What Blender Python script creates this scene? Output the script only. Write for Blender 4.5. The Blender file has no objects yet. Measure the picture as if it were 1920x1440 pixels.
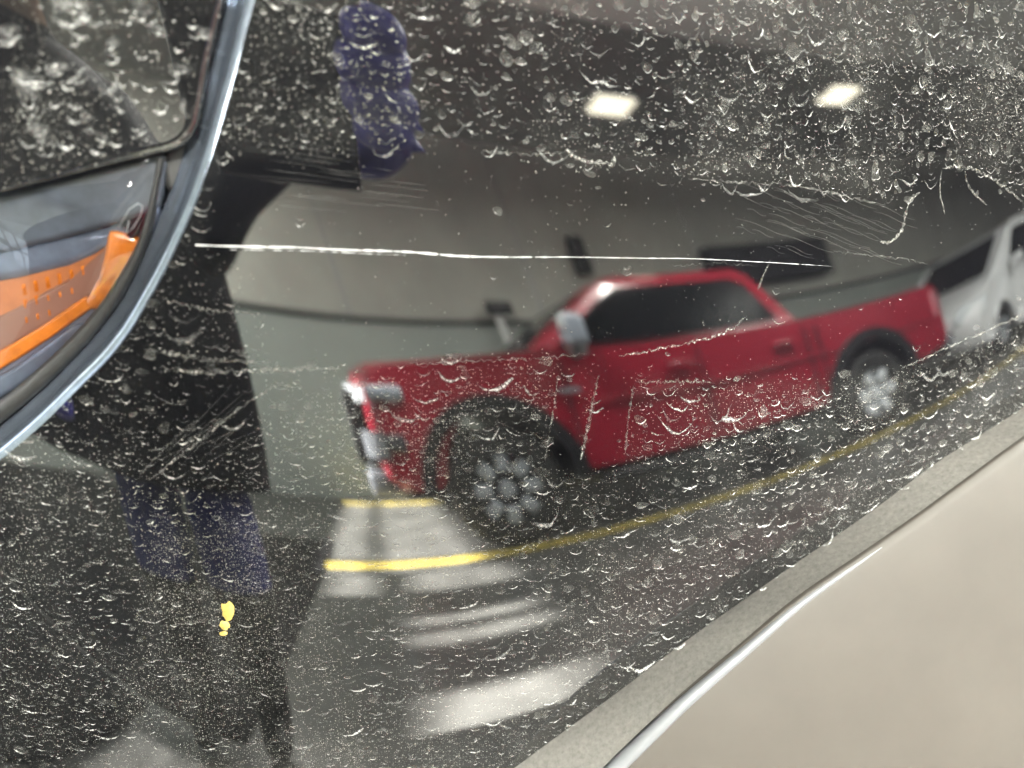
import bpy, bmesh, math, random
import numpy as np
from mathutils import Vector, Matrix
random.seed(7); rng = np.random.default_rng(7)
S = bpy.context.scene
COL = S.collection

# ------------------------------------------------------------------ camera
FR = Matrix([[0.999968, 0.008032, -0.0], [-0.005092, 0.634004, -0.773313], [-0.006211, 0.773288, 0.634024]])                                   # axes of the frame the body panel is described in
FO = Vector((0, 0, 1.1))                            # its origin
cd = bpy.data.cameras.new('camera'); cam = bpy.data.objects.new('camera', cd); COL.objects.link(cam)
cam.matrix_world = Matrix.Translation(FO) @ FR.to_4x4()
cd.sensor_width = 36; cd.angle = math.radians(60); cd.clip_start = 0.01; cd.clip_end = 200
cd.dof.use_dof = True; cd.dof.focus_distance = 0.395; cd.dof.aperture_fstop = 4.8
S.camera = cam

# ------------------------------------------------------------------ light
w = bpy.data.worlds.new('World'); S.world = w; w.use_nodes = True
bg = w.node_tree.nodes['Background']; bg.inputs[0].default_value = (.80, .90, 1, 1); bg.inputs[1].default_value = 2.2
S.view_settings.view_transform = 'Standard'; S.view_settings.look = 'None'
S.view_settings.gamma = 1; S.view_settings.exposure = 1.58
S.cycles.use_denoising = True; S.cycles.max_bounces = 6; S.cycles.diffuse_bounces = 2; S.cycles.glossy_bounces = 4
S.cycles.transparent_max_bounces = 10; S.cycles.sample_clamp_indirect = 6
S.cycles.caustics_reflective = False; S.cycles.caustics_refractive = False

YAW = 0.21594; O = Vector((0.5919, -3.1789, 0))            # the parking bay opposite: +x back along the truck, +y towards the black car
BAY = Matrix.Translation(O) @ Matrix.Rotation(YAW, 4, 'Z')
LAMPS = [(3.90, -1.88, 0), (6.60, -1.27, 0), (0.2, 1.0, 145), (3.4, 1.25, 175), (6.0, 2.9, 170), (-1.9, -1.6, 110), (8.8, 3.0, 240), (3.5, 7.0, 50)]  # the leading pair is seen; the others are unseen, added for their light
HC = 3.8                                            # ceiling height
for x, y, p in LAMPS:
    if not p: continue                              # dim lamps: their glowing diffuser is all they give
    l = bpy.data.lights.new('added_panel_light', 'AREA'); l.shape = 'RECTANGLE'; l.size = .60; l.size_y = .50; l.energy = p
    l.color = (1, 1, .92)
    o = bpy.data.objects.new('added_panel_light', l); COL.objects.link(o)
    drop = .5 if y > 0 else 0                       # added aisle lamps hang lower, with up-lights added to brighten the ceiling
    o.matrix_world = BAY @ Matrix.Translation((x, y, HC - .075 - drop))
    if drop:
        l2 = l.copy(); l2.energy = p * .55; o = bpy.data.objects.new('added_up_light', l2); COL.objects.link(o)
        o.matrix_world = BAY @ Matrix.Translation((x, y, HC + .01 - drop)) @ Matrix.Rotation(math.pi, 4, 'X')
sl = bpy.data.lights.new('sun', 'SUN'); sl.energy = 205; sl.angle = math.radians(1.6); sl.color = (1, .97, .9)
so = bpy.data.objects.new('sun', sl); COL.objects.link(so)
sd = BAY.to_3x3() @ Vector((2, 0, -1)); so.rotation_euler = sd.to_track_quat('-Z', 'Y').to_euler()

# ------------------------------------------------------------------ helpers
def mat(name, col, rough=.5, metal=0, ior=1.5, coat=0, emit=0, bump=None, noise=None, alpha=None, spec=None):
    m = bpy.data.materials.new(name); m.use_nodes = True; nt = m.node_tree; b = nt.nodes['Principled BSDF']
    b.inputs['Base Color'].default_value = (*col, 1); b.inputs['Roughness'].default_value = rough
    b.inputs['Metallic'].default_value = metal; b.inputs['IOR'].default_value = ior; b.inputs['Coat Weight'].default_value = coat
    b.inputs['Coat Roughness'].default_value = .03
    if emit: b.inputs['Emission Color'].default_value = (*col, 1); b.inputs['Emission Strength'].default_value = emit
    if noise:                                       # (scale, darkest multiplier)
        tc = nt.nodes.new('ShaderNodeTexCoord'); n = nt.nodes.new('ShaderNodeTexNoise'); n.inputs['Scale'].default_value = noise[0]
        n.inputs['Detail'].default_value = 8; n.inputs['Roughness'].default_value = .65
        mr = nt.nodes.new('ShaderNodeMapRange'); mr.inputs[1].default_value = .3; mr.inputs[2].default_value = .7
        mr.inputs[3].default_value = noise[1]; mr.inputs[4].default_value = 1.05
        mx = nt.nodes.new('ShaderNodeMix'); mx.data_type = 'RGBA'; mx.blend_type = 'MULTIPLY'; mx.inputs[0].default_value = 1
        mx.inputs[6].default_value = (*col, 1)
        nt.links.new(tc.outputs['Object'], n.inputs[0]); nt.links.new(n.outputs[0], mr.inputs[0])
        nt.links.new(mr.outputs[0], mx.inputs[7]); nt.links.new(mx.outputs[2], b.inputs['Base Color'])
        bp = nt.nodes.new('ShaderNodeBump'); bp.inputs['Strength'].default_value = bump or .05; bp.inputs['Distance'].default_value = .002
        nt.links.new(n.outputs[0], bp.inputs['Height']); nt.links.new(bp.outputs[0], b.inputs['Normal'])
    return m

def link(name, me, m=None, parent=None, smooth=True):
    o = bpy.data.objects.new(name, me); COL.objects.link(o)
    for k in (m if isinstance(m, (list, tuple)) else [m]):
        if k: me.materials.append(k)
    if parent is not None: o.parent = parent
    if smooth and len(me.polygons): me.shade_smooth()
    return o
def mesh(name, V, F, m=None, parent=None, smooth=True):
    me = bpy.data.meshes.new(name); me.from_pydata([tuple(v) for v in V], [], F); me.update()
    return link(name, me, m, parent, smooth)
def from_bm(name, bm, m=None, parent=None, smooth=False):
    me = bpy.data.meshes.new(name); bmesh.ops.recalc_face_normals(bm, faces=bm.faces); bm.to_mesh(me); bm.free()
    return link(name, me, m, parent, smooth)
def tag(o, label, cat=None, group=None, kind=None):
    if label: o['label'] = label
    if cat: o['category'] = cat
    if group: o['group'] = group
    if kind: o['kind'] = kind
    return o
def empty(name, loc=(0, 0, 0), rz=0):
    o = bpy.data.objects.new(name, None); COL.objects.link(o); o.location = loc; o.rotation_euler = (0, 0, rz); o.empty_display_size = .1
    return o
def box(name, c, s, m, parent=None, bev=0, M=None):
    bm = bmesh.new(); bmesh.ops.create_cube(bm, size=1)
    for v in bm.verts: v.co = Vector((v.co.x * s[0], v.co.y * s[1], v.co.z * s[2]))
    if bev: bmesh.ops.bevel(bm, geom=bm.edges[:], offset=bev, segments=3, profile=.6, affect='EDGES')
    for v in bm.verts:
        if M is not None: v.co = M @ v.co
        v.co += Vector(c)
    return from_bm(name, bm, m, parent, smooth=bool(bev))
def edge_split(o, deg=35):
    md = o.modifiers.new('es', 'EDGE_SPLIT'); md.split_angle = math.radians(deg); return o
def tube(name, pts, r, m, parent=None, seg=10):
    pts = [Vector(p) for p in pts]; V = []; F = []; n = len(pts)
    rr = r if isinstance(r, (list, tuple)) else [r] * n
    for i, p in enumerate(pts):
        t = (pts[min(i + 1, n - 1)] - pts[max(i - 1, 0)]).normalized()
        u = t.cross(Vector((0, 0, 1)) if abs(t.z) < .9 else Vector((1, 0, 0))).normalized(); v = t.cross(u)
        for k in range(seg):
            a = 2 * math.pi * k / seg; V.append(p + (u * math.cos(a) + v * math.sin(a)) * rr[i])
    for i in range(n - 1):
        for k in range(seg): F.append((i * seg + k, i * seg + (k + 1) % seg, (i + 1) * seg + (k + 1) % seg, (i + 1) * seg + k))
    F.append(tuple(range(seg))[::-1]); F.append(tuple((n - 1) * seg + k for k in range(seg)))
    return mesh(name, V, F, m, parent)

# ------------------------------------------------------------------ the place around the black car
M_floor = mat('grey_floor', (.086, .086, .082), .3, noise=(2.6, .38), bump=.03)
M_wallu = mat('upper_wall', (.66, .665, .60), .6, noise=(1.3, .8))
M_walll = mat('lower_wall', (.46, .51, .475), .5, noise=(.8, .9))
M_dark = mat('dark_ceiling', (.20, .205, .20), .7)
M_pale = mat('pale_ceiling', (.80, .81, .79), .7)
M_white = mat('white_paint', (.75, .75, .75), .4)
M_black = mat('black_plastic', (.015, .015, .017), .4)
M_grey = mat('grey_metal', (.35, .37, .4), .35, metal=.6)
M_shade = mat('black_floor_shade', (.010, .010, .011), .7, ior=1.25, noise=(5, .6))
M_yel = mat('yellow_line', (.42, .33, .06), .5, noise=(7, .25))

def sheet(name, x0, x1, y0, y1, z, m, t=.1):
    o = box(name, ((x0 + x1) / 2, (y0 + y1) / 2, z - t / 2), (x1 - x0, y1 - y0, t), m); o.matrix_world = BAY
    return o
tag(sheet('floor', -22, 30, -3.4, 24, 0, M_floor), None, kind='structure')
for y, lab in ((.10, 'long yellow line painted on the floor beside the red pickup truck'), (-2.80, 'yellow line painted on the floor along the foot of the wall')):
    me = sheet('floor_line', -.56, 18, y - .08, y + .08, .0045, M_yel, .004); tag(me, lab, 'floor line', 'yellow lines painted on the floor')
for cx, cy, lx, ly, lab in ((-1.9, .87, 2.7, 3.05, 'large black sheet on the floor as shade under the standing person'), (-2.1, 3.03, 2.3, 1.2, 'smaller black sheet on the floor as shade in front of the headlight')):  # thin black sheets put in as the shaded part of the floor
    mt = empty('shade_sheet', BAY @ Vector((cx, cy, 0)), YAW); tag(mt, lab, 'floor shade', 'black sheets shading the floor')
    box('shade_plate', (0, 0, .006), (lx, ly, .008), M_shade, mt, .003); box('shade_plate_rim', (lx / 2 + .024, 0, .006), (.044, ly, .010), M_shade, mt, .002)
def wallbox(name, x0, x1, y0, y1, z0, z1, m, parent=None, kind=None):
    o = box(name, ((x0 + x1) / 2, (y0 + y1) / 2, (z0 + z1) / 2), (x1 - x0, y1 - y0, z1 - z0), m, parent)
    if parent is None: o.matrix_world = BAY
    if kind: o['kind'] = kind
    return o
bw = empty('back_wall', O, YAW); tag(bw, 'two tone wall behind the red truck, pale above and grey green below', 'wall')
wallbox('upper_wall', -3.4, 20, -3.4, -3.2, 1.905, HC, M_wallu, bw); wallbox('lower_wall', -3.4, 20, -3.4, -3.2, 0, 1.855, M_walll, bw)
for k in range(9): wallbox('wall_joint', -2.2 + 2.45 * k, -2.185 + 2.45 * k, -3.21, -3.196, 1.9055, HC, M_grey, bw)
wallbox('dado_rail', -3.4, 20, -3.4, -3.17, 1.8555, 1.9045, M_black, bw)
wallbox('ceiling', -3.4, 20, -3.4, -0.66, HC, HC + .1, M_dark, kind='structure')
wallbox('ceiling', -3.4, 20, -0.66, 14, HC, HC + .1, M_pale, kind='structure')
wallbox('end_wall', 20, 20.2, -3.4, 14, 0, HC, M_walll, kind='structure')
wallbox('far_wall', -3.4, 20, 14, 14.2, 0, HC, M_walll, kind='structure')
# window wall on the left: the gaps between its piers let the low daylight through in strips
ww = empty('window_wall', O, YAW); tag(ww, 'window wall letting strips of daylight fall across the floor', 'wall')
XW = -3.3
T2 = .5
ops = [(-3.05, -1.95, -.50, -.17), (-3.05, -1.95, -.07, .62), (-1.9, -.08, -.50, -.17), (-1.9, -.08, -.07, .62), (-.02, .28, -.50, -.17), (-.02, .28, -.07, .62), (.34, .76, -.42, -.12), (.34, .74, .12, .70), (1.20, 1.31, .10, .66), (1.42, 1.57, .10, .66), (2.05, 2.45, .10, .62), (3.72, 9.0, -2.7, 3.4)]
cells = []
SUN_SLOTS = [(-1.9, -.08, .66 + .11 * k, .66 + .11 * k + .042) for k in range(15)]     # added slots that let only thinned sun onto the truck's nose
SUN_SLOTS += [(2.60, 2.98, -.80 + .12 * k, -.75 + .12 * k) for k in range(4)]
ops += SUN_SLOTS
ys = sorted(set([-3.4, 14.2] + [v for q in ops for v in q[:2]]))
for ya, yb in zip(ys[:-1], ys[1:]):
    ym = (ya + yb) / 2
    segs = sorted([((q[2] - XW) * T2, (q[3] - XW) * T2) for q in ops if q[0] < ym < q[1]])
    z = 0
    for s0, s1 in segs:
        wallbox('wall_panel', XW - .02, XW, ya, yb, z, s0, M_walll, ww); z = s1
    wallbox('wall_panel', XW - .02, XW, ya, yb, z, HC + .1, M_walll, ww)
wallbox('sun_blocker', -11.4, -3.45, 3.66, 14.2, HC, HC + .1, M_pale, kind='structure')      # added unseen slab that keeps the sun out of the wide opening
# lamps
for i, (x, y, p) in enumerate(LAMPS):
    drop = .5 if y > 0 else 0
    e = empty('seen_or_added_lamp', BAY @ Vector((x, y, HC - drop)), YAW)
    if drop:
        for sx in (-.3, .3): tube('added_hanger', [(sx, 0, 0), (sx, 0, drop)], .006, M_grey, e, 6)
    k = .72 if not p else 1
    box('lamp_housing', (0, 0, -.03), (.68 * k, .58 * k, .056), M_grey, e, .008)
    box('diffuser', (0, 0, -.0635), (.61 * k, .51 * k, .009), mat('lit_diffuser', (1, .93, .72), .4, emit=4.6 if not p else 6), e)
    tag(e, ['square ceiling lamp reflected above the cab of the red truck', 'square ceiling lamp reflected at upper right above the truck bed', 'added unseen square lamp over the nose of the red truck', 'added unseen square lamp over the middle of the aisle', 'added unseen square lamp over the far end of the aisle', 'unseen square lamp added in the corner to brighten the back wall', 'unseen square lamp added to brighten the white van', 'added unseen square lamp behind the black car'][i], 'ceiling lamp', 'square ceiling lamps')
e = empty('wall_box', BAY @ Vector((6.15, -3.2, 2.36)), YAW)
box('casing', (0, .12, 0), (2.0, .22, .52), M_black, e, .02); box('grille', (0, .235, 0), (1.9, .012, .42), mat('dark_grille', (.03, .03, .035), .6), e)
tag(e, 'long black box mounted on the wall above the truck bed', 'wall box')
e = empty('wall_lamp', BAY @ Vector((3.4, -3.2, 2.6)), YAW)
box('back_plate', (0, .015, 0), (.12, .025, .30), M_black, e, .005); box('lamp_head', (0, .12, -.02), (.17, .16, .42), M_black, e, .03)
tag(e, 'dark unlit lamp on the wall above the truck cab', 'wall lamp')
e = empty('post', BAY @ Vector((2.05, -2.95, 0)), YAW)
tube('pole', [(0, 0, 0.03), (0, 0, 1.4), (.05, 0, 1.6), (.0, 0, 1.92)], .05, M_white, e); box('head', (.04, .02, 1.99), (.30, .14, .13), M_black, e, .02); box('foot', (0, 0, .015), (.3, .3, .03), M_grey, e, .005)
tag(e, 'grey post with a dark head behind the truck bonnet', 'post')

# ------------------------------------------------------------------ vehicles reflected in the paint
def arc(cx, cz, r, a0, a1, n=12):
    return [(cx + r * math.cos(math.radians(a0 + (a1 - a0) * i / n)), cz + r * math.sin(math.radians(a0 + (a1 - a0) * i / n))) for i in range(n + 1)]
def loft(name, prof, lats, fn, m, parent):
    V = []; n = len(prof); F = []
    for y in lats:
        for x, z in prof: V.append(fn(x, y, z))
    for j in range(len(lats) - 1):
        for i in range(n): F.append((j * n + i, j * n + (i + 1) % n, (j + 1) * n + (i + 1) % n, (j + 1) * n + i))
    bm = bmesh.new(); vs = [bm.verts.new(v) for v in V]
    for f in F: bm.faces.new([vs[k] for k in f])
    c0 = bm.faces.new(vs[:n]); c1 = bm.faces.new(vs[-n:][::-1])
    bmesh.ops.triangulate(bm, faces=[c0, c1])
    o = from_bm(name, bm, m, parent, smooth=True); edge_split(o, 32); return o
def slab(name, poly, d, m, parent):
    """polygon of 3D points given a thickness along vector d"""
    V = [Vector(p) for p in poly] + [Vector(p) + Vector(d) for p in poly]; n = len(poly)
    F = [tuple(range(n)), tuple(range(2 * n - 1, n - 1, -1))] + [(i, i + n, (i + 1) % n + n, (i + 1) % n) for i in range(n)]
    bm = bmesh.new(); vs = [bm.verts.new(v) for v in V]
    for f in F: bm.faces.new([vs[k] for k in f])
    return from_bm(name, bm, m, parent)
def wheel(parent, x, y, R, W, side, m_rim, m_cen, nsp=6):
    t = empty('wheel'); t.parent = parent; t.location = (x, y, R)
    prof = [(R * .60, -W / 2), (R * .92, -W / 2), (R, -W * .38), (R, W * .38), (R * .92, W / 2), (R * .60, W / 2)]
    V = []; F = []; n = 40; k = len(prof)
    for i in range(n):
        a = 2 * math.pi * i / n
        for r, yy in prof: V.append((r * math.cos(a), yy, r * math.sin(a)))
    for i in range(n):
        for j in range(k): F.append((i * k + j, i * k + (j + 1) % k, ((i + 1) % n) * k + (j + 1) % k, ((i + 1) % n) * k + j))
    edge_split(mesh('tyre', V, F, M_tyre, t), 40)
    r = empty('rim'); r.parent = t
    bm = bmesh.new(); bmesh.ops.create_cone(bm, cap_ends=True, segments=32, radius1=R * .61, radius2=R * .61, depth=W * .5)
    for v in bm.verts: v.co = Vector((v.co.x, v.co.z, v.co.y))
    from_bm('dish', bm, m_cen, t)
    bpy.data.objects.remove(r)
    for i in range(nsp):
        a = 2 * math.pi * i / nsp
        box('spoke', (R * .44 * math.cos(a), side * W * .36, R * .44 * math.sin(a)), (R * .28, W * .2, R * .21), m_rim, t, .012, Matrix.Rotation(-a, 3, 'Y'))
    bm = bmesh.new(); bmesh.ops.create_cone(bm, cap_ends=True, segments=20, radius1=R * .15, radius2=R * .12, depth=W * .2)
    for v in bm.verts: v.co = Vector((v.co.x, v.co.z * side + side * W * .33, v.co.y))
    from_bm('hub', bm, m_rim, t)
    return t
M_tyre = mat('tyre_rubber', (.018, .018, .018), .7)
M_red = mat('red_paint', (.29, .009, .027), .3, coat=1)
M_glass = mat('dark_window', (.006, .007, .008), .08, ior=1.2)
M_lampw = mat('clear_lamp', (.75, .8, .85), .1, coat=1)
M_rim = mat('silver_rim', (.55, .6, .66), .3, metal=.5)
M_mirr = mat('grey_mirror', (.34, .38, .45), .25, coat=.5)
M_rimw = mat('bright_rim', (.75, .80, .86), .4)
M_rimd = mat('dark_rim', (.06, .06, .07), .4)
M_silver = mat('silver_bumper', (.30, .32, .36), .3, metal=.4)
M_tail = mat('tail_lamp', (.65, .25, .3), .15, coat=1)

tk = empty('pickup_truck', O, YAW); tag(tk, 'red four door pickup truck with black wheel arches, reflected in the paint', 'pickup truck')
prof = [(.14, .44), (.03, .52), (0, .78), (.0, 1.04), (.04, 1.12), (.16, 1.165), (.6, 1.195), (1.0, 1.22), (1.42, 1.24), (2.6, 1.225), (3.66, 1.215), (4.5, 1.22), (5.28, 1.225), (5.36, 1.18), (5.38, .72), (5.34, .6)]
prof += arc(4.17, .42, .50, 10, 170) + [(3.6, .47), (2.5, .46), (1.52, .45)] + arc(.93, .42, .50, 10, 170) + [(.36, .44)]
WID = 1.86
def tfn(x, y, z):
    d = min(-y, WID + y) if y <= 0 else 0
    d = max(d, 0)
    k = max(0, 1 - d / .45) ** 2
    xx = x + (.17 * k * max(0, 1 - x / .9)) - (.10 * k * max(0, (x - 4.9) / .5))
    yy = y
    if d < .02: yy += -.035 * (1 if y > -WID / 2 else -1) * min(1, abs(z - .80) / .42) ** 2
    zz = z + (.05 * (1 - k) if z > 1.05 and x < 1.7 else 0)
    return (xx, yy, zz)
lats = [0, -.03, -.10, -.22, -.45, -.93, -1.41, -1.64, -1.76, -1.83, -1.86]
loft('body', prof, lats, tfn, M_red, tk)
box('underbody', (2.7, -.93, .55), (4.9, 1.3, .36), M_black, tk)
# cab
def cabv(x, lat, z): return (x, -lat, z)
base = [(1.50, .05, 1.20), (1.50, 1.81, 1.20), (3.70, 1.81, 1.20), (3.70, .05, 1.20)]
ring = lambda z, x0, x1, i, f: [(x0, i + f, z), (x0, WID - i - f, z), (x0 + .06, WID - i, z), (x1 - .05, WID - i, z), (x1, WID - i - f * .5, z), (x1, i + f * .5, z), (x1 - .05, i, z), (x0 + .06, i, z)]
rings = [ring(1.19, 1.24, 3.58, .06, .1), ring(1.655, 1.98, 3.34, .19, .1), ring(1.715, 2.12, 3.27, .24, .1), ring(1.74, 2.30, 3.14, .34, .1)]
V = [cabv(*p) for r in rings for p in r]; F = []
for j in range(3):
    for i in range(8): F.append((j * 8 + i, j * 8 + (i + 1) % 8, (j + 1) * 8 + (i + 1) % 8, (j + 1) * 8 + i))
F.append(tuple(24 + i for i in range(8)))
bm = bmesh.new(); vs = [bm.verts.new(v) for v in V]; [bm.faces.new([vs[k] for k in f]) for f in F]
edge_split(from_bm('cab', bm, M_red, tk, smooth=True), 38)
for far in (0, 1):
    def sp(x, z):
        i = .06 + (.19 - .06) * (z - 1.19) / .465; lat = i - .016
        return (x, -(lat if not far else WID - lat), z)
    d = (0, .01 if not far else -.01, 0)
    slab('window', [sp(*p) for p in ((1.55, 1.27), (2.00, 1.56), (2.14, 1.628), (2.50, 1.636), (2.50, 1.265))], d, M_glass, tk)
    slab('window', [sp(*p) for p in ((2.56, 1.265), (2.56, 1.636), (3.10, 1.63), (3.21, 1.57), (3.34, 1.27))], d, M_glass, tk)
    slab('window_pillar', [sp(*p) for p in ((2.502, 1.265), (2.502, 1.636), (2.558, 1.636), (2.558, 1.265))], d, M_glass, tk)
slab('windshield', [(1.37, -.22, 1.265), (1.93, -.34, 1.62), (1.93, -1.52, 1.62), (1.37, -1.64, 1.265)], (-.012, 0, .012), M_glass, tk)
slab('rear_window', [(3.55, -.25, 1.28), (3.37, -.36, 1.60), (3.37, -1.5, 1.60), (3.55, -1.61, 1.28)], (.012, 0, .006), M_glass, tk)
for cx in (.93, 4.17):
    for yy in (-.925, -.935):
        a1 = arc(cx, .42, .49, 0, 180, 16); a2 = arc(cx, .42, .585, 180, 0, 16)
        slab('wheel_arch', [(x, yy, z) for x, z in a1 + a2], (0, .953 if yy > -.93 else -.953, 0), M_black, tk)
for sgn, yy in ((1, -.14), (-1, -1.72)):
    wheel(tk, .93, yy, .40, .25, sgn, M_rim, M_rimd, 8); wheel(tk, 4.17, yy, .40, .25, sgn, M_rimw, M_rim, 6)
for yy, s in ((-.14, 1), (-1.72, -1)):
    box('headlight', (.25, yy + s * .128, 1.02), (.26, .075, .085), M_mirr, tk, .03)
    box('corner_vent', (.235, yy + s * .125, .73), (.15, .07, .11), M_rimd, tk, .03)
    slab('headlight_front', [(.38, yy + s * .10, .97), (.38, yy + s * .10, 1.065), (.06, yy - s * .10, 1.065), (.06, yy - s * .10, .97)], (-.085, s * .062, 0), M_lampw, tk)
    slab('fog_recess', [(.25, yy + s * .08, .64), (.25, yy + s * .08, .80), (.06, yy - s * .10, .80), (.06, yy - s * .10, .64)], (-.085, s * .062, 0), M_silver, tk)
    box('side_mirror', (1.62, yy + s * .25, 1.33), (.13, .20, .19), M_mirr, tk, .04); box('mirror_cap', (1.60, yy + s * .26, 1.385), (.11, .15, .10), M_lampw, tk, .035); box('mirror_arm', (1.65, yy + s * .13, 1.23), (.10, .18, .09), M_grey, tk, .02)
    slab('tail_lamp', [(5.16, yy + s * .112, .90), (5.16, yy + s * .112, 1.15), (5.37, yy + s * .02, 1.15), (5.37, yy + s * .02, .90)], (.012, s * .035, 0), M_tail, tk)
    for x in (2.38, 3.28): box('door_handle', (x, yy + s * .155, 1.06), (.20, .04, .035), M_red, tk, .012)
    for x in (1.50, 2.53, 3.50, 3.62): box('door_gap', (x, yy + s * .1385, .85), (.012, .01, .62), M_black, tk)
    box('side_step', (2.55, yy + s * .12, .37), (1.9, .12, .05), M_black, tk, .02)
box('grille', (.0, -.93, .82), (.12, 1.56, .44), M_black, tk, .03)
for zz in (.74, .84, .94): box('grille_bar', (-.064, -.93, zz), (.02, 1.16, .025), M_silver, tk, .006)
box('badge', (-.064, -.93, 1.0), (.02, .16, .07), M_silver, tk, .008)
box('front_bumper', (.11, -.93, .48), (.28, 1.60, .18), M_silver, tk, .05)
box('rear_bumper', (5.44, -.93, .58), (.16, 1.70, .17), M_silver, tk, .03)
box('tailgate_handle', (5.385, -.93, 1.05), (.02, .30, .10), M_black, tk, .006)
box('rocker', (2.5, -.93, .50), (2.0, 1.80, .05), M_black, tk)
for yy, s in ((.004, 1), (-1.864, -1)): box('side_badge', (1.52, yy, .98), (.16, .008, .035), M_silver, tk, .002); box('belt_crease', (3.4, yy - s * .006, .90), (3.4, .014, .02), M_red, tk, .005)
box('bed_floor', (4.5, -.93, 1.229), (1.52, 1.56, .01), M_black, tk)

M_vanw = mat('white_car_paint', (.85, .87, .90), .3, coat=.6)
vn = empty('white_van', BAY @ Vector((6.55, -.52, 0)), YAW); tag(vn, 'white van parked behind the red pickup truck, reflected at the right edge', 'van')
prof = [(.12, .30), (.0, .42), (.0, .70), (.08, .84), (.55, 1.02), (1.0, 1.12), (1.75, 1.66), (2.1, 1.74), (4.3, 1.74), (4.62, 1.62), (4.8, 1.0), (4.82, .42), (4.75, .32)] + arc(3.9, .34, .39, 5, 175) + [(3.4, .28), (1.4, .28)] + arc(.92, .34, .39, 5, 175) + [(.45, .30)]
def vfn(x, y, z):
    d = max(min(-y, 1.9 + y), 0); k = max(0, 1 - d / .4) ** 2
    yy = y + (-.16 * (1 if y > -.95 else -1) * max(0, (z - 1.0)) / .7 if d < .2 else 0)
    return (x + .3 * k * max(0, 1 - x / 1.0), yy, z)
loft('body', prof, [0, -.04, -.16, -.4, -.95, -1.5, -1.74, -1.86, -1.9], vfn, M_vanw, vn)
box('underbody', (2.4, -.95, .42), (4.3, 1.3, .3), M_black, vn)
slab('windshield', [(1.06, -.30, 1.18), (1.68, -.32, 1.63), (1.68, -1.58, 1.63), (1.06, -1.6, 1.18)], (-.012, 0, .014), M_glass, vn)
for far in (0, 1):
    q = lambda x, z: (x, -(.16 * (z - 1) / .7 - .008) if not far else -1.9 + .16 * (z - 1) / .7 - .008, z)
    d = (0, -.02 if not far else .02, 0)
    slab('window', [q(*p) for p in ((1.35, 1.12), (1.95, 1.62), (2.5, 1.64), (2.5, 1.12))], d, M_glass, vn)
    slab('window', [q(*p) for p in ((2.58, 1.12), (2.58, 1.64), (4.2, 1.63), (4.4, 1.12))], d, M_glass, vn)
for s, yy in ((1, -.12), (-1, -1.78)):
    wheel(vn, .92, yy, .33, .22, s, M_rim, M_grey, 7); wheel(vn, 3.9, yy, .33, .22, s, M_rim, M_grey, 7)
    slab('headlight', [(.42, yy + s * .115, .68), (.52, yy + s * .122, .90), (.10, yy - s * .14, .86), (.05, yy - s * .16, .68)], (-.05, s * .035, .02), M_lampw, vn)
    box('side_mirror', (1.42, yy + s * .22, 1.16), (.12, .2, .14), M_vanw, vn, .03)
box('grille', (-.005, -.95, .60), (.03, .9, .14), M_black, vn, .01); box('bumper_slot', (.01, -.95, .42), (.03, 1.1, .09), M_black, vn, .01)
box('rear_bumper', (4.84, -.95, .45), (.1, 1.7, .2), M_vanw, vn, .03)

# ------------------------------------------------------------------ person squatting in front of the car with a phone
M_jacket = mat('navy_jacket', (.012, .013, .020), .8, noise=(30, .6)); M_jeans = mat('blue_jeans', (.045, .05, .22), .85, noise=(40, .7))
M_skin = mat('skin', (.30, .19, .13), .5); M_hair = mat('dark_hair', (.02, .015, .012), .6); M_glove = mat('blue_glove', (.085, .075, .58), .45, noise=(60, .8)); M_boot_shade = mat('black_boot_and_shade', (.012, .012, .012), .5)
def skin(name, pts, edges, rad, root, m, parent, sub=2):
    me = bpy.data.meshes.new(name); me.from_pydata(pts, edges, []); o = bpy.data.objects.new(name, me); COL.objects.link(o)
    md = o.modifiers.new('s', 'SKIN'); md.use_smooth_shade = True
    for i, v in enumerate(me.skin_vertices[0].data):
        r = rad[i]; v.radius = r if isinstance(r, tuple) else (r, r); v.use_root = (i == root)
    sb = o.modifiers.new('u', 'SUBSURF'); sb.levels = sb.render_levels = sub
    dg = bpy.context.evaluated_depsgraph_get(); dg.update()
    me2 = bpy.data.meshes.new_from_object(o.evaluated_get(dg)); bpy.data.objects.remove(o)
    me2.materials.clear()
    return link(name, me2, m, parent)
pe = empty('person', (-.40, -.85, 0)); tag(pe, 'standing person in long dark coat and blue jeans aiming a phone, seen as reflection', 'person')
L = lambda x, y, z: (x + .40, y + .85, z)
pts = [L(-.35, -.98, .88), L(-.35, -.97, 1.05), L(-.34, -.93, 1.22), L(-.33, -.88, 1.38), L(-.32, -.83, 1.47), L(-.31, -.77, 1.57), L(-.31, -.74, 1.67),
       L(-.14, -.86, 1.36), L(-.10, -.66, 1.16), L(-.11, -.50, 1.10), L(-.05, -.25, 1.115), L(.035, -.095, 1.135),
       L(-.52, -.86, 1.35), L(-.60, -.78, 1.10), L(-.62, -.70, .90), L(-.60, -.64, .78),
       L(-.30, -.97, .84), L(-.29, -.90, .48), L(-.29, -.94, .10), L(-.28, -.80, .05),
       L(-.50, -.97, .84), L(-.52, -.90, .48), L(-.52, -.94, .10), L(-.53, -.80, .05)]
edges = [(0, 1), (1, 2), (2, 3), (3, 4), (4, 5), (5, 6), (3, 7), (7, 8), (8, 9), (9, 10), (10, 11), (3, 12), (12, 13), (13, 14), (14, 15), (0, 16), (16, 17), (17, 18), (18, 19), (0, 20), (20, 21), (21, 22), (22, 23)]
rad = [.16, .155, .165, .13, .06, .085, .075, .075, .055, .050, .040, .03, .075, .06, .05, .04, .12, .105, .06, .045, .12, .105, .06, .045]
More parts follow.
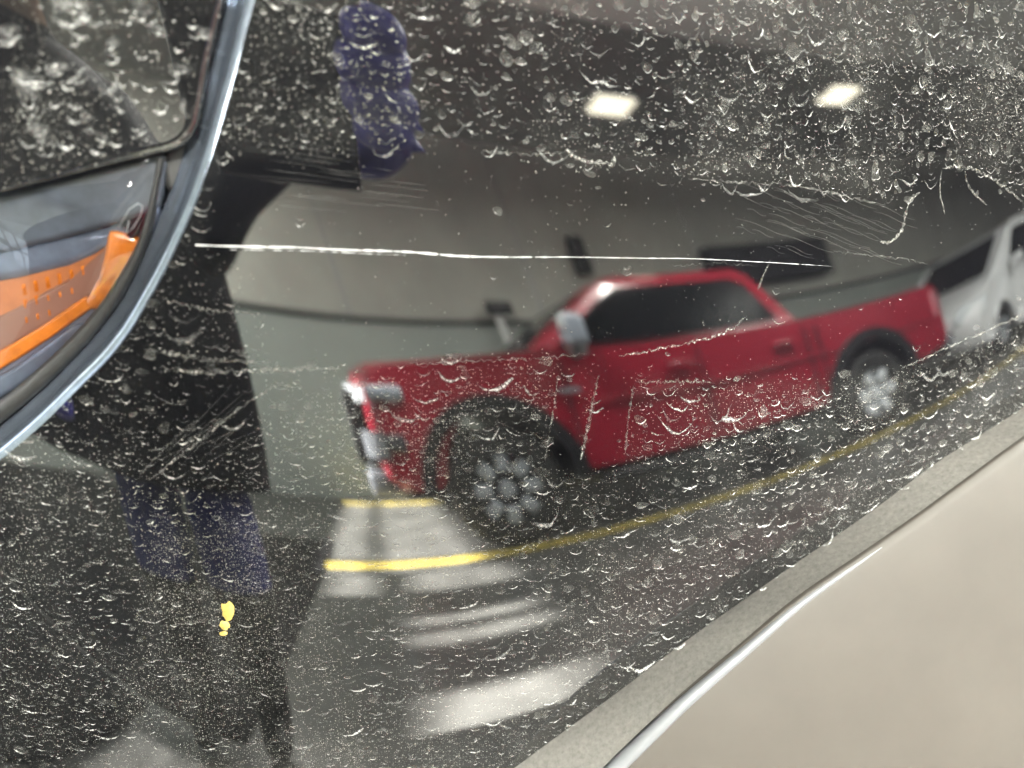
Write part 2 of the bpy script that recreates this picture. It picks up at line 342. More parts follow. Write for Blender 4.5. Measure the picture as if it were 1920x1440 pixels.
body = skin('body', pts, edges, rad, 0, [M_jacket, M_jeans, M_boot_shade, M_skin, M_hair, M_glove], pe)
for p in body.data.polygons:
    c = p.center; z = c.z; x, y = c.x - .40, c.y - .85
    if z > 1.475: k = 4 if (z > 1.66 or y < -.79) else 3
    elif z < .50: k = 2  # one black for the boots and the shade over the shins
    elif z < .80 and y < -.74: k = 1
    elif z < .82 and x < -.52 and y > -.72: k = 5
    else: k = 0
    p.material_index = k
for s_ in (-1, 1): tube('ear', [L(-.31 + s_ * .088, -.78, 1.57), L(-.31 + s_ * .10, -.79, 1.60)], [.012, .016], M_skin, pe, 8)
tube('nose', [L(-.31, -.685, 1.60), L(-.31, -.665, 1.565)], [.012, .018], M_skin, pe, 8)
# long dark coat
V = []; F = []; nz = 30; na = 48
for i in range(nz):
    f = i / (nz - 1); z = 1.475 - .77 * f
    rx = .09 + .20 * min(1, f / .16) ** .6 + .12 * f; ry = .08 + .10 * min(1, f / .16) ** .6 + .05 * f
    for k in range(na):
        a = 2 * math.pi * k / na; fold = 1 + (.01 + .04 * f) * math.sin(7 * a + 1.3 * math.sin(3 * f + a)) + .02 * f * math.sin(13 * a + 2)
        V.append(L(-.345 - .20 * f + rx * fold * math.cos(a), -.88 - .06 * f + ry * fold * math.sin(a), z))
for i in range(nz - 1):
    for k in range(na): F.append((i * na + k, i * na + (k + 1) % na, (i + 1) * na + (k + 1) % na, (i + 1) * na + k))
mesh('coat', V, F, M_jacket, pe)
# gloved hand: palm behind the phone's edge, four fingers curled over its face, thumb on the other side
CW = cam.matrix_world
cw = lambda x, y, z: tuple((CW @ Vector((x, y, z))) + Vector((.40, .85, 0)))
def hand(name, flip):
    f = flip
    P = [cw(f * .03, .0, .10), cw(f * .09, -.035, .055), cw(f * .108, -.010, .036), cw(f * .110, .022, .032), cw(f * .108, .055, .032), cw(f * .102, .085, .032)]
    E = [(0, 1), (1, 2), (2, 3), (3, 4), (4, 5)]; R_ = [.030, .032, .026, .026, .024, .018]
    for i, yy in enumerate((.078, .053, .028, .003)):
        n = len(P); ln = (.85, 1, .95, .8)[i]
        P += [cw(f * .112, yy, .012), cw(f * .095, yy, -.002 + .008), cw(f * (.095 - .045 * ln), yy, .005)]
        E += [(5 - i, n), (n, n + 1), (n + 1, n + 2)]; R_ += [.021, .021, .018]
    n = len(P); P += [cw(f * .07, -.04, .045), cw(f * .045, -.03, .036), cw(f * .02, -.015, .034)]; E += [(1, n), (n, n + 1), (n + 1, n + 2)]; R_ += [.014, .011, .009]
    return skin(name, P, E, R_, 0, M_glove, pe, 2)
hand('gloved_hand', 1)
ph = empty('phone'); ph.matrix_world = CW @ Matrix.Translation((0, 0, .012)); tag(ph, 'black phone held up in a blue gloved hand, reflected in the paint', 'phone')
box('case', (-.004, .014, .004), (.142, .140, .011), M_black, ph, .005)
for yy in (.052, .03): box('lens', (-.03, yy, -.0025), (.015, .015, .003), M_glass, ph, .001)

# ------------------------------------------------------------------ the black car: surface of its front corner
PW = [(1, 0), (0, 1), (2, 0), (1, 1), (0, 2), (3, 0), (2, 1), (1, 2), (0, 3), (4, 0), (3, 1), (2, 2), (1, 3), (0, 4)]
PC = [0.055117, -0.060444, 0.015523, 0.012296, 0.013171, -0.006758, -0.011021, 0.008346, -0.004793, 0.003636, 0.000886, 0.001423, -0.003406, 0.00106]
D0 = 0.36
def gz(X, Y): return D0 + sum(c * (X / .2) ** i * (Y / .2) ** j for c, (i, j) in zip(PC, PW))
def nrm(X, Y):
    h = 1e-4; v = Vector(((gz(X + h, Y) - gz(X - h, Y)) / (2 * h), (gz(X, Y + h) - gz(X, Y - h)) / (2 * h), 1)); return v.normalized()
def sp3(X, Y, off=0):
    p = Vector((X, Y, -gz(X, Y)))
    return p + nrm(X, Y) * off if off else p
car = empty('black_car', (0, .6, 0)); tag(car, 'black car with a dusty, water spotted and scratched front corner below its headlight', 'car')
def CP(v): return (FR @ Vector(v)) + FO - Vector((0, .6, 0))          # panel frame -> car
def resample(pts, n):
    pts = [Vector((*p, 0)) if len(p) == 2 else Vector(p) for p in pts]
    # Catmull-Rom through the points, then even spacing
    q = []
    for i in range(len(pts) - 1):
        p0, p1, p2, p3 = pts[max(i - 1, 0)], pts[i], pts[i + 1], pts[min(i + 2, len(pts) - 1)]
        for k in range(12):
            t = k / 12; q.append(.5 * ((2 * p1) + (p2 - p0) * t + (2 * p0 - 5 * p1 + 4 * p2 - p3) * t * t + (3 * p1 - p0 - 3 * p2 + p3) * t ** 3))
    q.append(pts[-1]); d = [0]
    for a, b in zip(q[:-1], q[1:]): d.append(d[-1] + (b - a).length)
    out = []; j = 0
    for k in range(n):
        s = d[-1] * k / (n - 1)
        while j < len(d) - 2 and d[j + 1] < s: j += 1
        f = (s - d[j]) / max(d[j + 1] - d[j], 1e-9); out.append(q[j].lerp(q[j + 1], min(max(f, 0), 1)))
    return out
EDGE_L = [(-0.0827, 0.1411), (-0.0867, 0.1295), (-0.0902, 0.1195), (-0.0941, 0.1078), (-0.0986, 0.0958), (-0.1032, 0.0837), (-0.1077, 0.0731), (-0.1121, 0.0632), (-0.1174, 0.0533), (-0.1238, 0.0422), (-0.1313, 0.031), (-0.1396, 0.0195), (-0.1494, 0.0089), (-0.1614, -0.0014), (-0.1756, -0.0133), (-0.188, -0.0225), (-0.1981, -0.0293), (-0.2141, -0.0388)]
SIDE_L = [(-0.2199, -0.0425), (-0.2357, -0.0857), (-0.2607, -0.144), (-0.3165, -0.237)]
SIDE_R = [(0.2596, 0.1953), (0.2672, 0.133), (0.2765, 0.0718), (0.2896, 0.0084)]
EDGE_B = [(0.2872, 0.0022), (0.2653, -0.0116), (0.2361, -0.0271), (0.2106, -0.0409), (0.177, -0.0634), (0.1409, -0.0861), (0.1141, -0.1037), (0.0826, -0.1252), (0.0491, -0.1506), (0.0233, -0.17), (0.0, -0.1885), (-0.021, -0.2065)]
NL = 150
nl1 = 100
Lc = resample(EDGE_L, nl1) + resample(SIDE_L, NL - nl1)
nr1 = 70
Rc = resample(SIDE_R, nr1) + resample(EDGE_B, NL - nr1)
NU = 190
V = []; F = []; UVX = []; TV = []
roll = []                                        # rolled edge profile towards the headlight: (outward, inward)
for k in range(1, 9):
    a = math.radians(9.5 * k); roll.append((.0042 * math.sin(a), .0042 * (1 - math.cos(a))))
o_, i_ = roll[-1]; roll += [(o_ + .0006 * k, i_ + .0016 * k) for k in (1, 2, 3)]; o_, i_ = roll[-1]
roll += [(o_ + .0022 * k, i_ + .0010 * k) for k in (1, 2)]; o_, i_ = roll[-1]; roll += [(o_ + .001, i_ + .004), (o_ + .001, i_ + .02)]
nroll = len(roll)
for j in range(NL):
    a, b = Lc[j], Rc[j]
    t = (Lc[min(j + 1, NL - 1)] - Lc[max(j - 1, 0)]).normalized(); out = Vector((t.y, -t.x, 0))
    if out.x > 0: out = -out
    n0 = nrm(a.x, a.y); base = sp3(a.x, a.y)
    o3 = Vector((out.x, out.y, 0)); o3 = (o3 - n0 * o3.dot(n0)).normalized()
    TV += [CP(base + o3 * ro - n0 * ri) for ro, ri in [(0, 0)] + roll]
    for i in range(NU + 1):
        f = i / NU; X = a.x + (b.x - a.x) * f; Y = a.y + (b.y - a.y) * f
        V.append(CP(sp3(X, Y))); UVX.append((X, Y))
    # small hem turning in at the right / lower edge
    n1 = nrm(b.x, b.y); d1 = Vector((b.x - a.x, b.y - a.y, 0)).normalized(); base = sp3(b.x, b.y)
    for ro, ri in ((.0008, .0003), (.0013, .001), (.0016, .002), (.0016, .010)): V.append(CP(base + d1 * ro - n1 * ri)); UVX.append((b.x, b.y))
RW = NU + 1 + 4
for j in range(NL - 1):
    for i in range(RW - 1): F.append((j * RW + i, (j + 1) * RW + i, (j + 1) * RW + i + 1, j * RW + i + 1))

def inside(poly, x, y):
    c = False; n = len(poly); k = n - 1
    for i in range(n):
        xi, yi = poly[i]; xk, yk = poly[k]
        if (yi > y) != (yk > y) and x < (xk - xi) * (y - yi) / (yk - yi) + xi: c = not c
        k = i
    return c
def pdist(poly, x, y):
    p = Vector((x, y)); best = 9
    for a, b in zip(poly, poly[1:] + poly[:1]):
        a = Vector(a); b = Vector(b); ab = b - a; t = max(0, min(1, (p - a).dot(ab) / max(ab.length_squared, 1e-12))); best = min(best, (p - a - ab * t).length)
    return best
# where a cloth has wiped the dust off
WIPED = [(-0.1065, 0.0679), (-0.1009, 0.0803), (-0.0759, 0.0835), (-0.037, 0.0893), (0.0, 0.0882), (0.0399, 0.0844), (0.0691, 0.0838), (0.1225, 0.0851), (0.1604, 0.0802), (0.177, 0.0832), (0.1942, 0.0984), (0.2142, 0.0973), (0.247, 0.0858), (0.2581, 0.0359), (0.2288, 0.0255), (0.1869, 0.0081), (0.1467, 0.002), (0.1036, 0.0019), (0.0518, 0.0027), (0.0475, -0.0371), (0.0285, -0.0365), (0.0332, 0.0044), (0.0197, 0.0044), (0.0163, 0.013), (-0.0128, 0.0102), (-0.0539, 0.0062), (-0.093, 0.0073), (-0.0934, 0.0238), (-0.0976, 0.039), (-0.1131, 0.0479)]
FINE = [(-0.1021, 0.1373), (-0.0372, 0.1451), (-0.039, 0.0859), (-0.1079, 0.08)]
STRIP = [(0.018, 0.0033), (0.0337, 0.0033), (0.0302, -0.0366), (0.014, -0.0361)]
HALFW = [(-0.1204, 0.0478), (-0.0958, 0.0391), (-0.0925, 0.0239), (-0.0931, 0.0061), (-0.0658, 0.0062), (-0.091, -0.0145), (-0.1315, -0.0376), (-0.1498, -0.0375), (-0.1353, -0.0081), (-0.1409, 0.006), (-0.1298, 0.031)]
DUSTY = [(-0.141, -0.0598), (-0.0737, -0.052), (-0.0663, -0.199), (-0.1927, -0.1978)]
LOW = [(-0.226, -0.0469), (-0.0738, 0.0041), (0.0197, 0.0066), (0.0518, 0.0023), (0.1874, 0.0051), (0.2813, 0.0328), (0.2932, -0.0114), (-0.0158, -0.2056), (-0.316, -0.2325)]
UPR = [(0.059, 0.1627), (0.256, 0.1969), (0.2704, 0.104), (0.193, 0.0965), (0.1713, 0.0833), (0.0737, 0.0845)]
def dust_at(X, Y):
    s = .0045
    def soft(poly):
        d = pdist(poly, X, Y); v = .5 + (.5 if inside(poly, X, Y) else -.5) * min(1, d / s); return v
    wp = max(soft(WIPED), soft(STRIP)); hw = soft(HALFW)
    d = .55 + .25 * soft(UPR) + .2 * soft(LOW) + .95 * soft(DUSTY)
    d *= (1 - .93 * wp) * (1 - .45 * hw)
    return d
me = bpy.data.meshes.new('fender_panel'); me.from_pydata([tuple(v) for v in V], [], F); me.update()
at = me.attributes.new('dust', 'FLOAT', 'POINT'); at2 = me.attributes.new('pxy', 'FLOAT_VECTOR', 'POINT')
cache = {}
dv = np.empty(len(V), np.float32); pv = np.empty((len(V), 3), np.float32)
for i, (X, Y) in enumerate(UVX):
    k = (round(X, 3), round(Y, 3))
    if k not in cache: cache[k] = dust_at(*k)
    dv[i] = cache[k]; pv[i] = (X, Y, 0)
at.data.foreach_set('value', dv); at2.data.foreach_set('vector', pv.ravel())

def paint_mat(name, dusty=1.0, attr=True):
    m = bpy.data.materials.new(name); m.use_nodes = True; nt = m.node_tree; N = nt.nodes; LK = nt.links
    b = N['Principled BSDF']; b.inputs['Base Color'].default_value = (.0035, .0035, .0045, 1); b.inputs['Roughness'].default_value = .02; b.inputs['IOR'].default_value = 1.95
    du = N.new('ShaderNodeBsdfDiffuse'); du.inputs[0].default_value = (.46, .45, .41, 1)
    mix = N.new('ShaderNodeMixShader'); LK.new(b.outputs[0], mix.inputs[1]); LK.new(du.outputs[0], mix.inputs[2]); LK.new(mix.outputs[0], N['Material Output'].inputs[0])
    tc = N.new('ShaderNodeTexCoord'); px_ = N.new('ShaderNodeAttribute'); px_.attribute_name = 'pxy'
    def math_(op, a, c=None, clamp=False):
        q = N.new('ShaderNodeMath'); q.operation = op; q.use_clamp = clamp
        for s, v in ((0, a), (1, c)):
            if v is None: continue
            if isinstance(v, (int, float)): q.inputs[s].default_value = v
            else: LK.new(v, q.inputs[s])
        return q.outputs[0]
    def rng_(v, a, b_, c=0, d=1):
        q = N.new('ShaderNodeMapRange'); q.inputs[1].default_value = a; q.inputs[2].default_value = b_; q.inputs[3].default_value = c; q.inputs[4].default_value = d; LK.new(v, q.inputs[0]); return q.outputs[0]
    def noise_(s, det=3, r=.6):
        q = N.new('ShaderNodeTexNoise'); q.inputs['Scale'].default_value = s; q.inputs['Detail'].default_value = det; q.inputs['Roughness'].default_value = r; LK.new(tc.outputs['Object'], q.inputs[0]); return q.outputs[0]
    if attr:
        a = N.new('ShaderNodeAttribute'); a.attribute_name = 'dust'; d = a.outputs['Fac']
    else:
        v = N.new('ShaderNodeValue'); v.outputs[0].default_value = dusty; d = v.outputs[0]
    big = rng_(noise_(22, 4), .35, .7, .35, 1.5)
    d = math_('MULTIPLY', d, big)
    film = math_('MULTIPLY', math_('MULTIPLY', d, .022), rng_(noise_(900, 2), .35, .75, .2, 2.2))
    fac = film
    for sc, th, st in ((330, .10, .85), (640, .17, .75), (1150, .25, .55)):
        vo = N.new('ShaderNodeTexVoronoi'); vo.voronoi_dimensions = '2D'; vo.inputs['Scale'].default_value = sc; LK.new(px_.outputs['Vector'], vo.inputs[0])
        sx = N.new('ShaderNodeSeparateColor'); LK.new(vo.outputs['Color'], sx.inputs[0])
        # a speck where the cell's own lot falls below the dust amount, radius by lot
        lot = sx.outputs[0]; on = math_('LESS_THAN', lot, math_('MULTIPLY', d, .38))
        rad = math_('MULTIPLY', rng_(sx.outputs[1], 0, 1, .3, 1.0), th)
        sp = math_('MULTIPLY', rng_(math_('SUBTRACT', rad, vo.outputs['Distance']), 0, .06), on)
        fac = math_('ADD', fac, math_('MULTIPLY', sp, math_('MULTIPLY', rng_(sx.outputs[2], 0, 1, .2, 1), st)), True)
    LK.new(fac, mix.inputs[0])
    return m
M_paint = paint_mat('black_paint')
M_paint2 = paint_mat('black_paint_dusty', .6, False)
K = nroll + 1
mesh('edge_sheen', TV, [(j * K + i, j * K + i + 1, (j + 1) * K + i + 1, (j + 1) * K + i) for j in range(nl1 + 8) for i in range(K - 1)], mat('silver_sheen', (.27, .31, .38), .10, metal=.8, noise=(300, .75)), car)['label'] = 'rolled edge of the black panel, silvered to imitate reflected daylight'  # silver colour stands in for sky reflected along the black edge
fp = link('fender_panel', me, M_paint, car); tag(fp, 'glossy black corner panel with dried water spots and a long scratch')

# ---- dried water spots: little crescents of dust, one joined layer
def dust_mat(name, col, noise_s=700, lo=.30, hi=.62):
    m = bpy.data.materials.new(name); m.use_nodes = True; nt = m.node_tree; N = nt.nodes; LK = nt.links
    N.remove(N['Principled BSDF']); du = N.new('ShaderNodeBsdfDiffuse'); du.inputs[0].default_value = (*col, 1); tr = N.new('ShaderNodeBsdfTransparent')
    a = N.new('ShaderNodeAttribute'); a.attribute_name = 'cover'; tc = N.new('ShaderNodeTexCoord'); n = N.new('ShaderNodeTexNoise'); n.inputs['Scale'].default_value = noise_s; n.inputs['Detail'].default_value = 3
    LK.new(tc.outputs['Object'], n.inputs[0])
    mr = N.new('ShaderNodeMapRange'); mr.inputs[1].default_value = lo; mr.inputs[2].default_value = hi; mr.inputs[3].default_value = .15; mr.inputs[4].default_value = 1.5; LK.new(n.outputs[0], mr.inputs[0])
    mu = N.new('ShaderNodeMath'); mu.operation = 'MULTIPLY'; mu.use_clamp = True; LK.new(mr.outputs[0], mu.inputs[0]); LK.new(a.outputs['Fac'], mu.inputs[1])
    mx = N.new('ShaderNodeMixShader'); LK.new(mu.outputs[0], mx.inputs[0]); LK.new(tr.outputs[0], mx.inputs[1]); LK.new(du.outputs[0], mx.inputs[2]); LK.new(mx.outputs[0], N['Material Output'].inputs[0])
    return m
M_spot = dust_mat('dried_dust', (.50, .50, .485), 900, .34, .64)
class Layer:
    def __init__(s): s.V = []; s.F = []; s.C = []
    tilt = 0
    def strip(s, mid, wid, cov, off, edge=.0):
        """ribbon on the panel: centre points (X,Y), half widths, coverage"""
        b = len(s.V); n = len(mid)
        for i, p in enumerate(mid):
            q0 = mid[max(i - 1, 0)]; q1 = mid[min(i + 1, n - 1)]; tx, ty = q1[0] - q0[0], q1[1] - q0[1]; l = math.hypot(tx, ty) or 1; nx, ny = -ty / l, tx / l
            for k, e in ((-1, edge), (0, 1), (1, edge)):
                X = p[0] + nx * wid[i] * k; Y = p[1] + ny * wid[i] * k
                s.V.append(CP(sp3(X, Y, off - s.tilt * (X + .10)))); s.C.append(cov[i] * e)
        for i in range(n - 1):
            for k in (0, 1): s.F.append((b + i * 3 + k, b + i * 3 + k + 1, b + i * 3 + 4 + k, b + i * 3 + 3 + k))
    def blob(s, X, Y, a, b_, rot, c0, c1, off, n=10):
        b = len(s.V); s.V.append(CP(sp3(X, Y, off - s.tilt * (X + .10)))); s.C.append(c0); ph = random.random() * 6
        for k in range(n):
            t = 2 * math.pi * k / n; r = 1 + .22 * math.sin(2 * t + ph) + .15 * math.sin(3 * t + 2 * ph); x = a * r * math.cos(t); y = b_ * r * math.sin(t)
            s.V.append(CP(sp3(X + x * math.cos(rot) - y * math.sin(rot), Y + x * math.sin(rot) + y * math.cos(rot), off - s.tilt * (X + .10)))); s.C.append(c1)
        for k in range(n): s.F.append((b, b + 1 + k, b + 1 + (k + 1) % n))
    def build(s, name, m, parent):
        me = bpy.data.meshes.new(name); me.from_pydata([tuple(v) for v in s.V], [], s.F); me.update()
        a = me.attributes.new('cover', 'FLOAT', 'POINT'); a.data.foreach_set('value', np.array(s.C, np.float32))
        return link(name, me, m, parent)
OUT = [(p.x, p.y) for p in Lc] + [(p.x, p.y) for p in reversed(Rc)]
def crescent(lay, X, Y, a, b_, tm, w, rot, cov, skew, off):
    n = 9; mid = []; wd = []; cv = []
    ph = random.random() * 6; amp = random.uniform(.02, .12); vee = random.uniform(.0, .55)
    for i in range(n):
        f = -1 + 2 * i / (n - 1); t = f * tm
        x = a * math.sin(t); y = -b_ * math.cos(t)
        y = y * (1 - vee) + vee * (-b_ + abs(x) * b_ / a * .9)
        r = 1 + amp * math.sin(3 * t + ph) + amp * .5 * math.sin(7 * t + 2 * ph); x *= r; y *= r
        mid.append((X + x * math.cos(rot) - y * math.sin(rot), Y + x * math.sin(rot) + y * math.cos(rot)))
        env = max(0, 1 - abs(f + skew)) ** .9
        wd.append(w * (.16 + .95 * env) * random.uniform(.7, 1.25)); cv.append(cov * (.35 + .75 * env) * random.uniform(.75, 1.1) * (0.25 if i in (0, n - 1) else 1))
    lay.strip(mid, wd, cv, off, .12)
PX = .000245                                     # metres per photo pixel at the panel
lay = Layer(); halo = Layer()
nsp = 0; tries = 0
taken = {}
def place(X, Y, r):
    k = (int(X / .004), int(Y / .004))
    for i in (-1, 0, 1):
        for j in (-1, 0, 1):
            for (x, y, q) in taken.get((k[0] + i, k[1] + j), ()):
                if math.hypot(x - X, y - Y) < (r + q) * .62: return False
    taken.setdefault(k, []).append((X, Y, r)); return True
while nsp < 5800 and tries < 150000:
    tries += 1
    X = random.uniform(-.27, .33); Y = random.uniform(-.24, .20)
    if not inside(OUT, X, Y): continue
    k = (round(X, 3), round(Y, 3)); d = cache.get(k)
    if d is None: d = cache[k] = dust_at(*k)
    clump = .55 + .9 * (math.sin(X * 61 + 2 * math.sin(Y * 47)) * math.sin(Y * 73 + 1.7 * math.sin(X * 39)) * .5 + .5)
    if random.random() > (d / .8) ** 1.6 * clump: continue
    up = inside(UPR, X, Y); hw = inside(HALFW, X, Y); du_ = inside(DUSTY, X, Y)
    if du_ and random.random() < .35: continue
    size = math.exp(random.gauss(math.log(8.0), .52)) * PX
    if up: size *= .85
    if inside(FINE, X, Y): size *= .62
    if X > .06 and Y < 0: size *= 1.15; cov_k = 1.25
    elif Y < -.03: cov_k = 1.12
    else: cov_k = .92
    if random.random() < .035: size *= 1.8
    size = min(size, 34 * PX)
    if not place(X, Y, size): continue
    asp = random.uniform(.55, 1.15) * (1.45 if up else 1)
    if Y < -.02 and X < 0: asp *= .72
    rot = random.gauss(0, .22) + (.35 if (X > .12 and Y < -.02) else 0)
    cov = .22 + .74 * random.random() ** 1.5
    crescent(lay, X, Y, size, size * asp, random.uniform(.8, 1.5), max(size * random.uniform(.055, .17), .00019), rot, cov * cov_k, random.gauss(0, .25), .00015)
    if random.random() < .30 and size < 17 * PX:
        halo.blob(X, Y - size * asp * .35, size * .85, size * asp * .8, rot, random.uniform(.02, .14), random.uniform(.0, .07), .0001, 10)
    if size > 9 * PX and random.random() < .35:
        crescent(lay, X + random.gauss(0, .1) * size, Y + size * .5, size * .7, size * asp * .7, 1.2, size * .08, rot, cov * .5, random.gauss(0, .4), .00018)
    nsp += 1
o = lay.build('water_spot_layer', M_spot, fp); o['kind'] = 'stuff'
o = halo.build('dust_halo_layer', dust_mat('thin_dust', (.50, .49, .45), 1400, .38, .62), fp); o['kind'] = 'stuff'

# ---- streaks left along the edges of the wiped area
def streak(px, w, cov, wob=.0004, n=60):
    p = resample(px, n); m = [(q.x + random.gauss(0, wob * .4), q.y + random.gauss(0, wob)) for q in p]
    l = Layer(); l.strip(m, [w * random.uniform(.3, 1.3) * (min(1, i / 5, (n - 1 - i) / 5) * .8 + .2) for i in range(n)], [cov * random.uniform(.1, 1.25) for i in range(n)], .00016, .1)
    return l.build('dust_streak', M_streak, fp)
M_streak = dust_mat('streak_dust', (.60, .59, .55), 1100, .40, .60)
for px, wd, cv in (
    ([(0.0205, 0.0904), (0.0269, 0.087), (0.0355, 0.0867), (0.0394, 0.0864), (0.0402, 0.09)], 5, 1), ([(0.1645, 0.0633), (0.1712, 0.0644), (0.1762, 0.0703), (0.1772, 0.0768), (0.1788, 0.0827), (0.1839, 0.0861)], 6, 1),
    ([(0.1953, 0.0972), (0.2047, 0.0994), (0.2205, 0.0971), (0.2361, 0.0909), (0.2452, 0.0863)], 4.5, 1), ([(0.1945, 0.0966), (0.1947, 0.0874), (0.1989, 0.0784)], 4, .7), ([(0.2075, 0.0966), (0.2121, 0.09), (0.2225, 0.0837)], 5, .6),
    ([(0.0445, 0.0116), (0.0607, 0.0146), (0.075, 0.0175), (0.087, 0.0206), (0.0967, 0.0249), (0.1014, 0.03)], 4, 1), ([(0.184, 0.0076), (0.1985, 0.0132), (0.2164, 0.0206), (0.2352, 0.0274), (0.2563, 0.0359)], 4, .8),
    ([(-0.1271, 0.0307), (-0.1226, 0.0296), (-0.1172, 0.0283), (-0.1099, 0.0271), (-0.1007, 0.0266), (-0.0932, 0.0262)], 4, .9), ([(-0.1361, 0.0128), (-0.1305, 0.0119), (-0.1119, 0.009), (-0.0929, 0.0085)], 6, .6), ([(-0.1313, 0.006), (-0.1163, 0.0046), (-0.1009, 0.005), (-0.0815, 0.0057), (-0.0658, 0.006)], 6, .8),
    ([(-0.1417, -0.0375), (-0.1303, -0.029), (-0.115, -0.0175), (-0.1043, -0.0092), (-0.0959, -0.0037), (-0.0898, -0.0004), (-0.082, -0.0012)], 4, 1), ([(-0.1479, -0.0386), (-0.1383, -0.0289), (-0.1292, -0.0205), (-0.1204, -0.0133)], 3, .5),
    ([(0.0139, -0.0326), (0.0156, -0.0201), (0.0177, -0.0088), (0.0186, 0.0018)], 3, .9), ([(0.0291, -0.033), (0.0316, -0.0203), (0.0336, -0.009), (0.036, 0.0031)], 7, .8), ([(0.0489, -0.03), (0.0497, -0.016), (0.0514, -0.0)], 4, .6),
    ([(0.0519, 0.0005), (0.0686, 0.0009), (0.0859, 0.0009)], 4, .5), ([(0.0714, 0.0833), (0.0976, 0.0838), (0.1226, 0.084), (0.1493, 0.0812), (0.166, 0.0795)], 3, .6), ([(-0.012, 0.0873), (0.0081, 0.0875), (0.0206, 0.0894)], 3, .5), ([(0.1057, 0.0402), (0.1082, 0.047), (0.1108, 0.0531)], 3.5, .9),
    ([(0.0307, 0.0125), (0.0086, 0.0104), (-0.0128, 0.0094), (-0.0417, 0.0079)], 3, .6), ([(0.1407, 0.0586), (0.1629, 0.0575), (0.1802, 0.057), (0.1923, 0.0552)], 2, .5), ([(0.0638, 0.0484), (0.0875, 0.0507), (0.1049, 0.0506)], 1.5, .4)):
    streak(px, wd * PX * random.uniform(.45, .75), cv * .4)
# faint hairline smears from the cloth
hl = Layer()
for k in range(46):
    x0 = random.uniform(*(0.0863, 0.1608)); y0 = random.uniform(*(0.084, 0.0578)); ln = random.uniform(.008, .03); s = -.22
    hl.strip([(x0 + ln * t / 6, y0 + ln * t / 6 * s + .0006 * math.sin(t)) for t in range(7)], [.00012] * 7, [.0, .05, .09, .12, .09, .05, 0], .00012, .3)
for k in range(14):
    x0 = random.uniform(*(-0.139, -0.1169)); y0 = random.uniform(*(-0.0354, -0.0226)); ln = random.uniform(.012, .03)
    hl.strip([(x0 + ln * t / 6, y0 + ln * t / 6 * (.7 + .3 * math.sin(k))) for t in range(7)], [.0001] * 7, [.0, .1, .2, .25, .2, .1, 0], .00012, .3)
for k in range(40):
    x0 = random.uniform(*(-0.0958, -0.0429)); y0 = random.uniform(*(0.0857, 0.0641)); ln = random.uniform(.008, .022)
    hl.strip([(x0 + ln * t / 6, y0 - .0002 * t) for t in range(7)], [.0001] * 7, [.0, .04, .09, .1, .08, .04, 0], .00012, .3)
hl.build('smear_layer', M_streak, fp)['kind'] = 'stuff'

# ---- the long scratch and a yellow paint chip
M_scr = dust_mat('scratch_white', (.64, .65, .66), 500, .28, .50)
p = resample([(-0.1136, 0.0499), (-0.1039, 0.0498), (-0.0893, 0.0499), (-0.0782, 0.0501), (-0.0633, 0.0498), (-0.0402, 0.0499), (-0.0205, 0.0491), (0.0, 0.0495), (0.0212, 0.0504), (0.0522, 0.0513), (0.0754, 0.0521), (0.1098, 0.0522), (0.1413, 0.052)], 120)
l = Layer(); wv = []
for i in range(120):
    f = i / 119; wv.append((3.6 * math.exp(-((f - .32) / .16) ** 2) + 3.0 * max(0, 1 - abs(f - .08) / .1) + 2.3 * (1 - f) ** .4 + .6) * .24 * PX * random.uniform(.55, 1.4))
l.strip([(q.x, q.y) for q in p], wv, [1.3 if i < 105 else 1.3 * (119 - i) / 15 + .1 for i in range(120)], .00022, .75)
q = resample([(-0.1022, 0.0486), (-0.0857, 0.0489), (-0.0708, 0.049), (-0.0519, 0.0487), (-0.0403, 0.0487)], 40); l.strip([(a.x, a.y) for a in q], [.00022] * 40, [.7 * random.random() for _ in range(40)], .0002, .3)
tag(l.build('scratch', M_scr, fp), 'long thin white scratch across the black paint')
bm = bmesh.new()
for (X, Y), a, b_ in (((-0.1189, -0.0951), 11, 19), ((-0.1211, -0.1016), 9, 10), ((-0.122, -0.1054), 7, 4)):
    vs = [bm.verts.new(CP(sp3(X, Y, .0009)))]; R1 = []; R2 = []
    for k in range(16):
        t = 2 * math.pi * k / 16; r = random.uniform(.8, 1.15)
        R1.append(bm.verts.new(CP(sp3(X + a * PX * r * .75 * math.cos(t), Y + b_ * PX * r * .75 * math.sin(t), .0008)))); R2.append(bm.verts.new(CP(sp3(X + a * PX * r * math.cos(t), Y + b_ * PX * r * math.sin(t), .0001))))
    for k in range(16):
        bm.faces.new((vs[0], R1[k], R1[(k + 1) % 16])); bm.faces.new((R1[k], R2[k], R2[(k + 1) % 16], R1[(k + 1) % 16]))
tag(from_bm('paint_chip', bm, mat('yellow_chip', (.85, .62, .16), .5, noise=(500, .6)), fp, True), 'small yellow chip stuck to the black paint')

